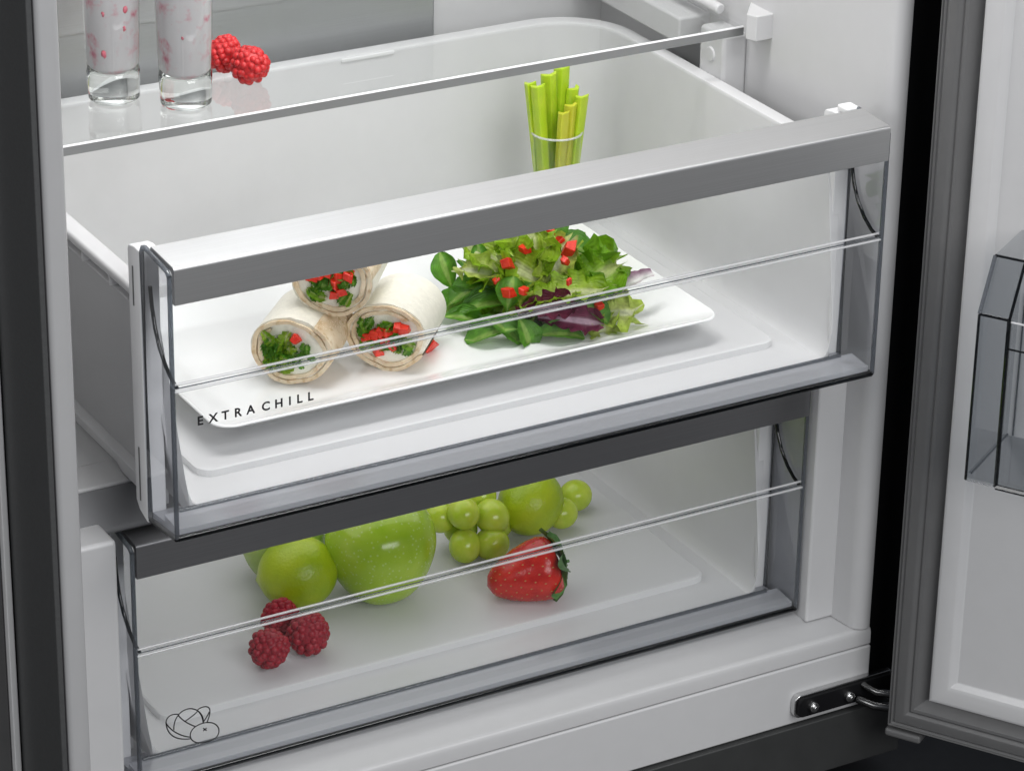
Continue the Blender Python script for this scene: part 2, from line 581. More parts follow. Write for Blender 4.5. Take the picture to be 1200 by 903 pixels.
# shelf supports on the right wall
bk = fpart("shelf_support", one_box(0.4800, 0.4990, 0.1870, 0.2165, -0.0480, -0.0012), liner, bevel=0.003)
cb = new_bm()
bmesh.ops.create_cone(cb, cap_ends=True, segments=28, radius1=0.0052, radius2=0.0046, depth=0.0016,
                      matrix=Matrix.Translation((0.4795, 0.2015, -0.0175)) @ Matrix.Rotation(math.radians(-90), 4, 'Y'))
fpart("button", cb, liner, bk, bevel=0.0003)
wd = prism(new_bm(), [(0.4990, 0.1590), (0.4860, 0.1590), (0.4830, 0.1665), (0.4990, 0.1860)], 'z', 0.0030, 0.0200)
fpart("shelf_stop", wd, liner, bevel=0.0006)
fpart("shelf_rail", one_box(0.4740, 0.4990, 0.2320, 0.371, -0.0200, -0.0015), liner, bevel=0.002)
rb = new_bm()
tube(rb, [(0.4905, 0.2080, 0.0095), (0.4905, 0.365, 0.0095)], 0.0036, 14)
fpart("shelf_rod", rb, liner, smooth=False, bevel=0.0012)

# hinge
def slot(x0, x1, zc, h, n=8, slope=0.0):
    r = h / 2
    pts = []
    for k in range(n + 1):
        a = math.radians(90 + 180 * k / n)
        pts.append((x0 + r + r * math.cos(a), zc + r * math.sin(a)))
    pts += [(x1, zc - r), (x1, zc + r)]
    return pts


def plate_pts(x0, x1, z0, z1, r):
    pts = []
    for cx, cz, a0 in ((x0 + r, z1 - r, 90), (x0 + r, z0 + r, 180)):
        for k in range(7):
            a = math.radians(a0 + 90 * k / 6)
            pts.append((cx + r * math.cos(a), cz + r * math.sin(a)))
    return pts + [(x1, z0), (x1, z1)]


hg = fpart("hinge", prism(new_bm(), plate_pts(0.4550, 0.5330, -0.4265, -0.4095, 0.005), 'y', 0.0288, 0.0337), chrome, bevel=0.0006)
fpart("hinge_cover", prism(new_bm(), plate_pts(0.4568, 0.5325, -0.4250, -0.4110, 0.004), 'y', 0.0262, 0.0287), black_pl_shade, hg, bevel=0.0004)
for sx in (0.4675, 0.4965):
    b = new_bm()
    bmesh.ops.create_cone(b, cap_ends=True, segments=20, radius1=0.0039, radius2=0.0034, depth=0.0034, matrix=Matrix.Translation((sx, 0.0246, -0.4178)) @ Matrix.Rotation(math.radians(90), 4, 'X'))
    bmesh.ops.create_cone(b, cap_ends=True, segments=6, radius1=0.0020, radius2=0.0016, depth=0.002, matrix=Matrix.Translation((sx, 0.0222, -0.4178)) @ Matrix.Rotation(math.radians(90), 4, 'X'))
    fpart("screw", b, chrome, hg, bevel=0.0003)
b = new_bm()
tube(b, [(0.5035, 0.024, -0.4215), (0.508, 0.012, -0.4215), (0.519, 0.004, -0.4225), (0.526, -0.002, -0.424)], 0.0032, 10)
fpart("hinge_arm", b, dark_chrome, hg, smooth=True)
b = new_bm()
tube(b, [(0.5085, 0.026, -0.4130), (0.5110, 0.014, -0.4130), (0.519, 0.008, -0.4140)], 0.0026, 10)
fpart("hinge_pin", b, dark_chrome, hg, smooth=True)

# door: open beyond a right angle, seen from its inner side
DO = Vector((0.5106, -0.0005, 0))
DD = Vector((0.53, -0.848, 0)); DD.normalize()
DN = Vector((-0.848, -0.53, 0)); DN.normalize()


def dp(s, p, z):
    v = DO + DD * s + DN * p
    return (v.x, v.y, z)


def dbox(bm, s0, s1, p0, p1, z0, z1):
    vs = [bm.verts.new(dp(s, p, z)) for s in (s0, s1) for p in (p0, p1) for z in (z0, z1)]
    for f in ((0, 1, 3, 2), (4, 6, 7, 5), (0, 4, 5, 1), (2, 3, 7, 6), (0, 2, 6, 4), (1, 5, 7, 3)):
        bm.faces.new([vs[i] for i in f])
    return bm


def door_frame(profile):
    """sweep a (q,p) profile down the hinge side and along the bottom edge with a mitred corner"""
    zb = -0.43
    rings = [[dp(q, p, TOP) for q, p in profile], [dp(q, p, zb + q) for q, p in profile], [dp(0.58, p, zb + q) for q, p in profile]]
    bm = new_bm()
    loft(bm, rings)
    return bm


door = fpart("door", dbox(new_bm(), 0.0, 0.585, -0.060, -0.0065, -0.434, TOP + 0.02), door_edge_m, bevel=0.002)
gk = [(0.0, -0.0064), (0.0, 0.0), (0.0010, 0.0022), (0.0022, 0.0012), (0.0034, 0.0034), (0.0048, 0.0022), (0.0062, 0.0040), (0.0120, 0.0052), (0.0140, 0.0050),
      (0.0158, 0.0032), (0.0172, 0.0046), (0.0195, 0.0044), (0.0215, 0.0020), (0.0260, -0.0005), (0.0285, -0.0030)]
fpart("gasket", door_frame(gk), gasket_m, door, bevel=0.0003)
ln = [(0.0282, -0.0060), (0.0287, 0.0030), (0.0300, 0.0060), (0.0325, 0.0072), (0.0415, 0.0072), (0.0440, 0.0060), (0.0458, 0.0036), (0.0475, 0.0030)]
fpart("liner_frame", door_frame(ln), liner, door, bevel=0.0004)
bm = new_bm()
vs = [bm.verts.new(dp(*c)) for c in ((0.0474, 0.0030, -0.43 + 0.0474), (0.58, 0.0030, -0.43 + 0.0474), (0.58, 0.0030, TOP), (0.0474, 0.0030, TOP))]
bm.faces.new(vs)
fpart("liner_panel", bm, liner, door)
fpart("hinge_cap", dbox(new_bm(), -0.0015, 0.024, -0.030, 0.0015, -0.4385, -0.4325), gasket_m, door, bevel=0.002)

# clear bin hanging on the door
bn = empty("door_bin", dp(0.20, 0.03, -0.20), "clear plastic storage bin hanging on the inside of the open door", "door bin")


def bin_panel(p_out, p_in, s0, s1):
    prof = [(p_out, -0.2005), (p_out, -0.0895), (p_out - 0.020, -0.0585), (p_out - 0.0225, -0.0590), (p_in, -0.0900), (p_in, -0.2005)]
    bm = new_bm()
    A = [bm.verts.new(dp(s0, p, z)) for p, z in prof]
    B = [bm.verts.new(dp(s1, p, z)) for p, z in prof]
    bm.faces.new(A); bm.faces.new(B[::-1])
    for i in range(6):
        bm.faces.new((A[i], A[(i + 1) % 6], B[(i + 1) % 6], B[i]))
    return bm


obj("front_panel", bin_panel(0.070, 0.0675, 0.064, 0.50), bin_m, bn, world=True)
obj("base", dbox(new_bm(), 0.064, 0.50, 0.004, 0.0670, -0.2005, -0.1975), bin_m, bn, world=True)
for s in (0.064, 0.4975):
    bm = new_bm()
    prof = [(0.004, -0.1970), (0.0670, -0.1970), (0.0670, -0.0900), (0.0470, -0.0590), (0.004, -0.0590)]
    A = [bm.verts.new(dp(s, p, z)) for p, z in prof]
    B = [bm.verts.new(dp(s + 0.0025, p, z)) for p, z in prof]
    bm.faces.new(A); bm.faces.new(B[::-1])
    for i in range(5):
        bm.faces.new((A[i], A[(i + 1) % 5], B[(i + 1) % 5], B[i]))
    obj("end_wall", bm, bin_m, bn, world=True)


def dbar(s0, p0, z0, s1, p1, z1, r, mat=clear_dark, name="edge_bar"):
    bm = new_bm()
    tube(bm, [dp(s0, p0, z0), dp(s1, p1, z1)], r, 6)
    return obj(name, bm, mat, bn, world=True)


dbar(0.0645, 0.0705, -0.2000, 0.0645, 0.0705, -0.0900, 0.0009)
dbar(0.0645, 0.0705, -0.0895, 0.0645, 0.0505, -0.0590, 0.0013, clear_edge)
dbar(0.0840, 0.0705, -0.2000, 0.0835, 0.0705, -0.0895, 0.0014)
dbar(0.0835, 0.0705, -0.0895, 0.0835, 0.0505, -0.0590, 0.0010)
dbar(0.0645, 0.0705, -0.0895, 0.0835, 0.0705, -0.0895, 0.0009)
dbar(0.0645, 0.0505, -0.0588, 0.50, 0.0505, -0.0588, 0.0008)
dbar(0.0840, 0.0705, -0.2003, 0.50, 0.0705, -0.2003, 0.0017)
dbar(0.0645, 0.0705, -0.2003, 0.0840, 0.0705, -0.2003, 0.0004, clear_edge)
dbar(0.0840, 0.0705, -0.1080, 0.50, 0.0705, -0.1080, 0.0006)
dbar(0.0840, 0.0705, -0.0905, 0.50, 0.0705, -0.0905, 0.0006, ridge_m)
dbar(0.0700, 0.0040, -0.1970, 0.0700, 0.0040, -0.10, 0.0006, clear_edge)
dbar(0.0665, 0.0665, -0.1970, 0.0665, 0.0040, -0.1970, 0.0007, clear_edge)


# ------------------------------------------------------------------ drawers
def make_drawer(loc, label, handle_mat, group):
    D = empty("drawer", loc, label, "drawer", group)
    WX = 0.48

    def ring(ins, zb, yb, r, n=7):
        yf = 0.0235 if zb < -0.14 else (0.047 if zb > -0.05 else 0.036)
        x0, x1 = ins, WX - ins
        pts = [(x0, yf, zb)]
        for t in (0.12, 0.25, 0.4, 0.55, 0.7, 0.85):
            pts.append((x0, yf + (yb - r - yf) * t, zb))
        for k in range(n + 1):
            a = math.radians(180 - 90 * k / n)
            pts.append((x0 + r + r * math.cos(a), yb - r + r * math.sin(a), zb))
        for k in range(n + 1):
            a = math.radians(90 - 90 * k / n)
            pts.append((x1 - r + r * math.cos(a), yb - r + r * math.sin(a), zb))
        for t in (0.85, 0.7, 0.55, 0.4, 0.25, 0.12):
            pts.append((x1, yf + (yb - r - yf) * t, zb))
        pts.append((x1, yf, zb))
        return pts

    levels = [(0.0200, -0.1645, 0.335, 0.040), (0.0190, -0.1600, 0.336, 0.040), (0.0125, -0.1290, 0.339, 0.042), (0.0102, -0.0460, 0.341, 0.044),
              (0.0048, -0.0455, 0.3455, 0.048), (0.0038, -0.0445, 0.3465, 0.049), (0.0048, -0.0435, 0.3455, 0.048), (0.0080, -0.0430, 0.3425, 0.046), (0.0080, -0.0362, 0.3425, 0.046),
              (0.0004, -0.0358, 0.3500, 0.053), (0.0002, -0.0350, 0.3502, 0.053), (0.0002, -0.0330, 0.3502, 0.053), (0.0006, -0.0316, 0.3498, 0.053), (0.0020, -0.0304, 0.3484, 0.052),
              (0.0095, -0.0302, 0.3395, 0.046), (0.0112, -0.0308, 0.3378, 0.045), (0.0122, -0.0330, 0.3368, 0.044),
              (0.0175, -0.1420, 0.330, 0.042), (0.0190, -0.1510, 0.328, 0.041), (0.0215, -0.1575, 0.3245, 0.040), (0.0250, -0.1605, 0.3205, 0.038)]
    bm = new_bm()
    R = loft(bm, [ring(*l) for l in levels])
    # close the two front ends
    bm.faces.new([r[0] for r in R]); bm.faces.new([r[-1] for r in R][::-1])
    bmesh.ops.triangulate(bm, faces=[f for f in bm.faces if len(f.verts) > 4])
    tub = obj("tub", bm, milk, D, bevel=0.0008)
    # raised platform of the floor and the strip of floor in front of it
    bm = new_bm()
    o = rrect(0.0405, 0.4415, 0.0530, 0.300, 0.010, 5)
    i = rrect(0.0420, 0.4400, 0.0545, 0.2985, 0.009, 5)
    w = []
    for cx, cy, a0, rr in ((0.455, 0.3205, 0, 0.038), (0.025, 0.3205, 90, 0.038), (0.025, 0.0235, 180, 0.0008), (0.455, 0.0235, 270, 0.0008)):
        sx = -1 if a0 in (0, 270) else 1
        sy = -1 if a0 in (0, 90) else 1
        for k in range(6):
            a = math.radians(a0 + 90 * k / 5)
            w.append((cx + sx * rr + rr * math.cos(a), cy + sy * rr + rr * math.sin(a)))
    loft(bm, [[(x, y, -0.1605) for x, y in w], [(x, y, -0.1607) for x, y in o], [(x, y, -0.1565) for x, y in o], [(x, y, -0.1560) for x, y in i]], True, cap1=True)
    obj("floor_platform", bm, milk_floor, tub)
    # vent outline on the inner back wall
    for z, x0, x1 in VENT:
        obj("vent_rib", one_box(x0, x1, 0.3358, 0.3372, z - 0.0013, z + 0.0015), white, tub, bevel=0.0008)
    # side runners under the tub
    for x0, x1 in ((0.0125, 0.0205), (0.4595, 0.4675)):
        obj("runner", prism(new_bm(), [(0.0545, -0.1722), (0.0545, -0.1632), (0.335, -0.1632), (0.335, -0.1690), (0.112, -0.1690), (0.104, -0.1722)], 'x', x0, x1), white, D, bevel=0.0006)
    # ribs under the rim lip
    for y in (0.085, 0.125, 0.165, 0.205):
        obj("rim_rib", one_box(0.0016, 0.0085, y, y + 0.0015, -0.0428, -0.0362), white, tub)
    # white front frame
    for x0, x1 in ((WX - 0.0120, WX), (0.0, 0.0120)):
        ff = new_bm()
        prism(ff, [(0.0386, -0.0040), (0.0450, -0.0035), (0.0530, -0.0050), (0.0545, -0.0070), (0.0545, -0.1640), (0.0500, -0.1690), (0.0386, -0.1728)], 'x', x0, x1)
        ffo = obj("front_frame", ff, white, D, bevel=0.0008)
    for x, z0, z1 in ((-0.0004, -0.040, -0.016), (-0.0004, -0.162, -0.128)):
        obj("frame_groove", one_box(x, x + 0.0003, 0.0470, 0.0482, z0, z1), gasket_m, ffo)

    # clear front: end plates, lower pane, scooped grip, base
    for k, (x0, x1) in enumerate(((0.0, 0.0028), (WX - 0.0028, WX))):
        pr = [(0.0004, -0.0050), (0.004, -0.0026), (0.034, 0.0004), (0.0378, -0.0020), (0.0382, -0.1695), (0.0365, -0.1702), (0.0016, -0.1662), (0.0004, -0.1650)]
        ep = obj("end_plate", prism(new_bm(), pr, 'x', x0, x1), clear_side, D)
        xm = (x0 + x1) / 2
        bm = new_bm()
        tube(bm, [(xm, 0.0375, -0.169), (xm, 0.0378, -0.0045), (xm, 0.0360, -0.0008), (xm, 0.033, 0.0002), (xm, 0.004, -0.0030), (xm, 0.0008, -0.0055)], 0.0015, 8)
        obj("edge_bar", bm, clear_edge, ep, smooth=True)
        bm = new_bm()
        tube(bm, [(xm, 0.0010, -0.0050), (xm, 0.0010, -0.1655)], 0.0015, 8)
        obj("edge_bar", bm, clear_edge, ep, smooth=True)
        bm = new_bm()
        tube(bm, [(xm, 0.0010, -0.1660), (xm, 0.0370, -0.1700)], 0.0016, 8)
        obj("edge_bar", bm, clear_dark, ep, smooth=True)
    scoop = [(0.0345, -0.0060), (0.0340, -0.0240), (0.0325, -0.0350), (0.0290, -0.0470), (0.0235, -0.0570), (0.0160, -0.0650), (0.0080, -0.0703), (0.0012, -0.0726)]
    gp = obj("grip_panel", prism(new_bm(), scoop + [(y + 0.0012, z - 0.0012) for y, z in scoop[::-1]], 'x', 0.0032, WX - 0.0032), clear_grip, D, bevel=None)
    for p in gp.data.polygons:
        p.use_smooth = False
    for x in (0.0042, WX - 0.0042):
        bm = new_bm()
        tube(bm, [(x, y, z) for y, z in scoop[1:]], 0.0012, 8)
        obj("grip_edge", bm, clear_dark, gp, smooth=True)
    fp = obj("front_pane", one_box(0.0030, WX - 0.0030, 0.0, 0.0028, -0.1650, -0.0735), clear_m, D)
    for yy, zz, rr, mm in ((0.0022, -0.0710, 0.0008, ridge_m), (0.0010, -0.0728, 0.0004, clear_edge), (0.0006, -0.0746, 0.0008, ridge_m)):  # whitish rods paint the reflections caught along the scoop's lower lip
        bm = new_bm()
        tube(bm, [(0.002, yy, zz), (WX - 0.002, yy, zz)], rr, 10)
        obj("ridge", bm, mm, fp, smooth=True)
    obj("front_base", prism(new_bm(), [(0.0032, -0.1650), (0.0032, -0.1615), (0.0215, -0.1600), (0.0215, -0.1640), (0.0380, -0.1660), (0.0380, -0.1690), (0.0032, -0.1662)], 'x', 0.0030, WX - 0.0030), clear_base, D)
    bm = new_bm()
    tube(bm, [(0.002, 0.0012, -0.1658), (WX - 0.002, 0.0012, -0.1658)], 0.0020, 8)
    obj("bottom_edge", bm, clear_dark, fp, smooth=True)
    bm = new_bm()
    tube(bm, [(0.012, 0.0215, -0.1600), (WX - 0.012, 0.0215, -0.1600)], 0.0016, 8)
    obj("inner_edge", bm, clear_edge, fp, smooth=True)
    # handle bar
    hb = [(-0.0006, -0.0225), (-0.0008, -0.0022), (-0.0002, -0.0006), (0.0014, 0.0), (0.0295, 0.0016), (0.0305, 0.0010), (0.0305, -0.0020), (0.0040, -0.0036), (0.0026, -0.0050), (0.0026, -0.0225)]
    obj("handle", prism(new_bm(), hb, 'x', 0.0034, WX - 0.0010), handle_mat, D, bevel=0.0004)
    bm = one_box(WX - 0.0100, WX, 0.0330, 0.0440, -0.0030, 0.0012)
    obj("handle_tip", bm, white, D, bevel=0.0012)
    return D, fp


VENT = ((-0.0326, 0.2760, 0.3158), (-0.0494, 0.2760, 0.3158))
D1, pane1 = make_drawer((0, 0, 0), "upper chill drawer pulled slightly out, clear front with bright metal handle bar", alu, "fridge drawers")
D2, pane2 = make_drawer((0, 0.0664, -0.2010), "lower fruit drawer pushed in, clear front with metal handle bar, shade painted into its dark colour", alu_shaded, "fridge drawers")


# lettering on the upper pane
def glyph(ch):
    c = bpy.data.curves.new("glyph", 'FONT')
    c.body = ch
    c.size = 0.0074
    c.offset = 0.0002
    c.extrude = 0.00004
    c.align_x = 'CENTER'
    o = bpy.data.objects.new("glyph", c)
    COL.objects.link(o)
    bpy.context.view_layer.update()
    me = bpy.data.meshes.new_from_object(o.evaluated_get(bpy.context.evaluated_depsgraph_get()))
    COL.objects.unlink(o)
    bpy.data.objects.remove(o)
    return me


bm = new_bm()
pos = [0.0168, 0.0248, 0.0322, 0.0399, 0.0478, 0.0572, 0.0653, 0.0722, 0.0782, 0.0851]
for ch, x in zip("EXTRACHILL", pos):
    me = glyph(ch)
    me.transform(Matrix.Translation((x, -0.0006, -0.0970)) @ Matrix.Rotation(math.radians(90), 4, 'X'))
    bm.from_mesh(me)
    bpy.data.meshes.remove(me)
obj("lettering", bm, print_m, pane1)


# vegetable sign on the lower pane: cabbage with a tomato, drawn in line
def ribbon(bm, pts, w, y=-0.0005):
    n = len(pts)
    L, Rr = [], []
    for i, (x, z) in enumerate(pts):
        x0, z0 = pts[max(i - 1, 0)]
        x1, z1 = pts[min(i + 1, n - 1)]
        dx, dz = x1 - x0, z1 - z0
        l = math.hypot(dx, dz) or 1
        nx, nz = -dz / l * w, dx / l * w
        L.append((x + nx, y, z + nz)); Rr.append((x - nx, y, z - nz))
    a = [bm.verts.new(p) for p in L]
    b = [bm.verts.new(p) for p in Rr]
    for i in range(n - 1):
        bm.faces.new((a[i], a[i + 1], b[i + 1], b[i]))


def bez(p0, p1, p2, p3, n=14):
    return [tuple(((1 - t) ** 3 * a + 3 * (1 - t) ** 2 * t * b + 3 * (1 - t) * t * t * c + t ** 3 * d) for a, b, c, d in zip(p0, p1, p2, p3)) for t in [k / n for k in range(n + 1)]]


ICON = [[(0.0346, -0.13629), (0.03549, -0.13164), (0.04247, -0.12994), (0.04783, -0.13203), (0.0532, -0.13421), (0.05502, -0.13965), (0.05222, -0.14296), (0.04903, -0.14616), (0.04053, -0.14537), (0.0375, -0.14286), (0.03486, -0.14087), (0.03415, -0.13862), (0.0346, -0.13629)], [(0.02387, -0.13038), (0.02344, -0.12415), (0.02744, -0.11798), (0.03355, -0.11847), (0.03968, -0.11897), (0.0445, -0.12603), (0.04305, -0.1315)], [(0.02697, -0.12109), (0.02916, -0.12496), (0.03326, -0.12897), (0.0378, -0.13189)], [(0.03102, -0.1267), (0.03491, -0.12495), (0.03803, -0.12339), (0.03999, -0.12166)], [(0.03963, -0.12099), (0.04276, -0.11902), (0.04775, -0.1196), (0.04788, -0.12371), (0.04778, -0.12777), (0.04635, -0.1294), (0.04591, -0.13133)], [(0.04323, -0.13057), (0.04482, -0.12857), (0.04642, -0.12657), (0.0474, -0.12439)], [(0.03999, -0.12166), (0.04223, -0.12457), (0.04314, -0.12809), (0.0432, -0.13154)], [(0.02699, -0.12045), (0.02284, -0.11871), (0.01938, -0.11976), (0.01888, -0.12368), (0.01901, -0.13184), (0.02379, -0.1381), (0.0345, -0.1397)], [(0.019, -0.12452), (0.021, -0.12915), (0.02693, -0.13573), (0.03454, -0.13856)], [(0.04313, -0.13463), (0.04372, -0.13545), (0.04463, -0.13628), (0.04538, -0.13707)], [(0.04543, -0.13512), (0.04464, -0.13571), (0.04371, -0.1361), (0.04307, -0.13674)]]
bm = new_bm()
for c in ICON:
    pts = []
    for k in range(0, len(c) - 3, 3):
        pts += bez(*c[k:k + 4])
    ribbon(bm, pts, 0.00040)
obj("vegetable_sign", bm, print_m, pane2)

# ------------------------------------------------------------------ glass shelf
shf = empty("glass_shelf", (0.24, 0.27, 0.0), "clear glass shelf above the drawers carrying two drinks and raspberries", "shelf")
obj("pane", one_box(-0.0380, 0.4930, 0.1852, 0.3640, 0.0, 0.0045), shelf_m, shf, world=True)
obj("front_edge", one_box(-0.0380, 0.4930, 0.1838, 0.1850, -0.0012, 0.0042), shelf_edge_m, shf, world=True)
bm = new_bm()
tube(bm, [(-0.0380, 0.1846, 0.0043), (0.4930, 0.1846, 0.0043)], 0.0009, 6)
obj("bevel_glint", bm, white, shf, world=True)  # opaque white rod paints the bright glint along the glass bevel


# ------------------------------------------------------------------ raspberries
def raspberry_bm(R, n=66, seed=0, squash=1.05):
    rnd = random.Random(seed)
    bm = new_bm()
    g = math.pi * (3 - 5 ** 0.5)
    for i in range(n):
        z = 1 - 2 * (i + 0.5) / n
        rr = math.sqrt(1 - z * z)
        a = g * i + rnd.uniform(-0.2, 0.2)
        taper = 1.0 - 0.18 * z
        p = Vector((rr * math.cos(a) * taper, rr * math.sin(a) * taper, z * squash)) * R * 0.81
        r = R * rnd.uniform(0.20, 0.25)
        bmesh.ops.create_icosphere(bm, subdivisions=2, radius=r, matrix=Matrix.Translation(p))
    bmesh.ops.create_icosphere(bm, subdivisions=2, radius=R * 0.92)
    return bm


def raspberry(loc, R, rot, mat, label, group, seed):
    o = obj("raspberry", raspberry_bm(R, seed=seed), mat, None, smooth=True)
    o.location = loc
    o.rotation_euler = rot
    return tag(o, label, "raspberry", group)


raspberry((0.1613, 0.2325, 0.0166), 0.0121, (1.2, 0.4, 0.3), rasp_b, "bright red raspberry lying in front on the glass shelf, wholly in view", "raspberries on the glass shelf", 1)
raspberry((0.1566, 0.2600, 0.0160), 0.0116, (0.2, 0.3, 1.0), rasp_b, "bright red raspberry on the glass shelf, half hidden behind the right tumbler", "raspberries on the glass shelf", 2)
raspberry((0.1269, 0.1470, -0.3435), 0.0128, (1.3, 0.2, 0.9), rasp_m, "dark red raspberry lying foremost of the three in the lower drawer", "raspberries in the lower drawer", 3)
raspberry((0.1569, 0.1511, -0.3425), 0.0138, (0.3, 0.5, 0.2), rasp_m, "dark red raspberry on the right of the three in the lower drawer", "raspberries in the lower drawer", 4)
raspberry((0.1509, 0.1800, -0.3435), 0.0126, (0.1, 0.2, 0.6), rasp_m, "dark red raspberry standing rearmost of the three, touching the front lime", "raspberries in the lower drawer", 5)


# ------------------------------------------------------------------ drinks
def tumbler(x, y, label, seed, pieces):
    g = empty("tumbler", (x, y, 0.0046), label, "drinking glass", "tumblers on the glass shelf")
    h = 0.115
    bm = new_bm()
    lathe(bm, [(0.0, 0.0006), (0.0130, 0.0004), (0.0150, 0.0012), (0.0157, 0.0030), (0.0163, 0.0205), (0.0157, 0.0214), (0.0142, 0.0212), (0.0100, 0.0188), (0.0, 0.0178)], 56)
    base = obj("glass_base", bm, glass_m, g, smooth=True)
    bm = new_bm()
    lathe(bm, [(0.0164, 0.0207), (0.0187, h), (0.0184, h + 0.0008), (0.0180, h), (0.0158, 0.0217)], 56)
    obj("glass_wall", bm, cup_m, g, smooth=True)
    bm = new_bm()
    lathe(bm, [(0.0, 0.0184), (0.0099, 0.0195), (0.0139, 0.0220), (0.01555, 0.0242), (0.0177, 0.100), (0.0, 0.1005)], 48)
    obj("yoghurt_drink", bm, smooth_m, g, smooth=True)
    rnd = random.Random(seed)
    for da, z, pr in pieces:
        a = math.radians(240 + da)
        rr = 0.0157 + 0.0020 * (z - 0.026) / 0.074
        bm = new_bm()
        bmesh.ops.create_icosphere(bm, subdivisions=2, radius=pr)
        for v in bm.verts:
            v.co += Vector((rnd.uniform(-1, 1), rnd.uniform(-1, 1), rnd.uniform(-1, 1))) * 0.0004
        o = obj("fruit_piece", bm, pink_m, g, smooth=True, loc=(rr * math.cos(a) * 0.955, rr * math.sin(a) * 0.955, z))
        o.scale = (0.6, 0.6, 1.0)
    return g


tumbler(0.0748, 0.2442, "left tumbler of white yoghurt drink with several red raspberry pieces", 3, [(-12, 0.0345, 0.0030), (35, 0.050, 0.0022), (38, 0.062, 0.0028), (-10, 0.060, 0.0020)])
tumbler(0.1099, 0.2162, "right tumbler of white yoghurt drink with few red specks, beside the raspberries", 8, [(2, 0.0480, 0.0016), (-20, 0.0560, 0.0012)])


# ------------------------------------------------------------------ celery cup
CX, CY = 0.4055, 0.2720
cup = empty("plastic_cup", (CX, CY, -0.1585), "small clear plastic cup holding celery sticks at the drawer's rear", "cup")
bm = new_bm()
lathe(bm, [(0.0, 0.0), (0.0118, 0.0), (0.0125, 0.001), (0.0171, 0.0755), (0.0163, 0.0755), (0.0117, 0.0022), (0.0, 0.0020)], 40)
obj("cup_body", bm, cup_m, cup, smooth=False)
bm = new_bm()
lathe(bm, [(0.0171 + 0.0008 * math.cos(a), 0.0757 + 0.0008 * math.sin(a)) for a in [2 * math.pi * k / 8 for k in range(8)]], 40, closed=True)
obj("rim", bm, ridge_m, cup, smooth=True)


def celery(dx, dy, tx, ty, top, w, th, rot, mat, label):
    """a curved stick, U shaped in section, from the cup's bottom out over its rim"""
    bm = new_bm()
    sec = [(-w, th * 0.7), (-w * 0.75, -th * 0.35), (0, -th), (w * 0.75, -th * 0.35), (w, th * 0.7), (w * 0.72, th * 0.55), (0, -th * 0.1), (-w * 0.72, th * 0.55)]
    n = 7
    rings = []
    for k in range(n + 1):
        t = k / n
        x = dx + (tx - dx) * t; y = dy + (ty - dy) * t
        z = 0.0035 + (top - 0.0035) * t
        c, s = math.cos(rot), math.sin(rot)
        sc = 0.78 + 0.22 * t
        rings.append([(x + (a * c - b * s) * sc, y + (a * s + b * c) * sc, z + (0.0008 * a / w if k == n else 0)) for a, b in sec])
    R = loft(bm, rings, True)
    bm.faces.new(R[0][::-1]); bm.faces.new(R[-1])
    o = obj("celery_stick", bm, mat, None, bevel=0.0005, loc=(CX, CY, -0.1585))
    tag(o, label, "celery stick", "celery sticks in the cup")


vr = Vector((0.87, -0.49, 0)); vb = Vector((-0.49, -0.87, 0))   # along / towards the front of the cup


def cs(a, b, ta, tb, top, w, mat, label, rot=-0.5):
    p = vr * a + vb * b
    q = vr * ta * 1.22 + vb * tb * 1.1 - vr * 0.001
    celery(p.x, p.y, q.x, q.y, top, w * 1.22, 0.0042, rot, mat, label)


cs(-0.0075, 0.000, -0.0150, 0.002, 0.111, 0.0034, celery_a, "celery stick leaning out at the far left of the cup", -0.8)
cs(-0.0045, 0.005, -0.0105, 0.007, 0.111, 0.0042, celery_a, "tall celery stick second from the left in the cup")
cs(-0.0010, -0.004, -0.0040, -0.003, 0.1155, 0.0046, celery_a, "tall broad celery stick in the middle of the cup", -0.3)
cs(0.0012, -0.0075, 0.0030, -0.009, 0.1180, 0.0046, celery_a, "tallest celery stick, pale, at the back of the cup")
cs(0.0000, 0.0075, 0.0040, 0.0085, 0.093, 0.0034, celery_b, "short yellow-green celery stick at the front of the cup", -0.7)
cs(0.0040, 0.003, 0.0085, 0.004, 0.097, 0.0036, celery_b, "short celery stick with yellow end right of the front one", -0.2)
cs(0.0072, 0.000, 0.0140, 0.0015, 0.1020, 0.0040, celery_a, "green celery stick leaning at the far right of the cup", -0.6)
cs(0.0055, -0.005, 0.0100, -0.007, 0.1045, 0.0036, celery_a, "green celery stick behind the right-hand ones in the cup", 0.2)


# ------------------------------------------------------------------ serving plate
PZ = -0.1560
plate = new_bm()
px0, px1, py0, py1 = 0.0575, 0.4080, 0.0655, 0.2560
lv = [(0.040, 0.0004), (0.036, 0.0002), (0.034, 0.0020), (0.010, 0.0125), (0.0, 0.0172), (0.0004, 0.0182), (0.0016, 0.0184), (0.011, 0.0148), (0.030, 0.0082), (0.040, 0.0072)]
rings = []
for ins, z in lv:
    rings.append([(x, y, z) for x, y in rrect(px0 + ins * 0.8, px1 - ins * 0.8, py0 + ins * 0.8, py1 - ins * 0.8, max(0.006, 0.013 - ins * 0.2), 5)])
loft(plate, rings, True, cap0=True, cap1=True)
plate_o = obj("serving_plate", plate, porcelain, None, smooth=False, loc=(0, 0, PZ), bevel=0.0008)
tag(plate_o, "white rectangular porcelain plate carrying wraps and salad in the upper drawer", "plate")
PT = PZ + 0.0073     # top of the plate's well


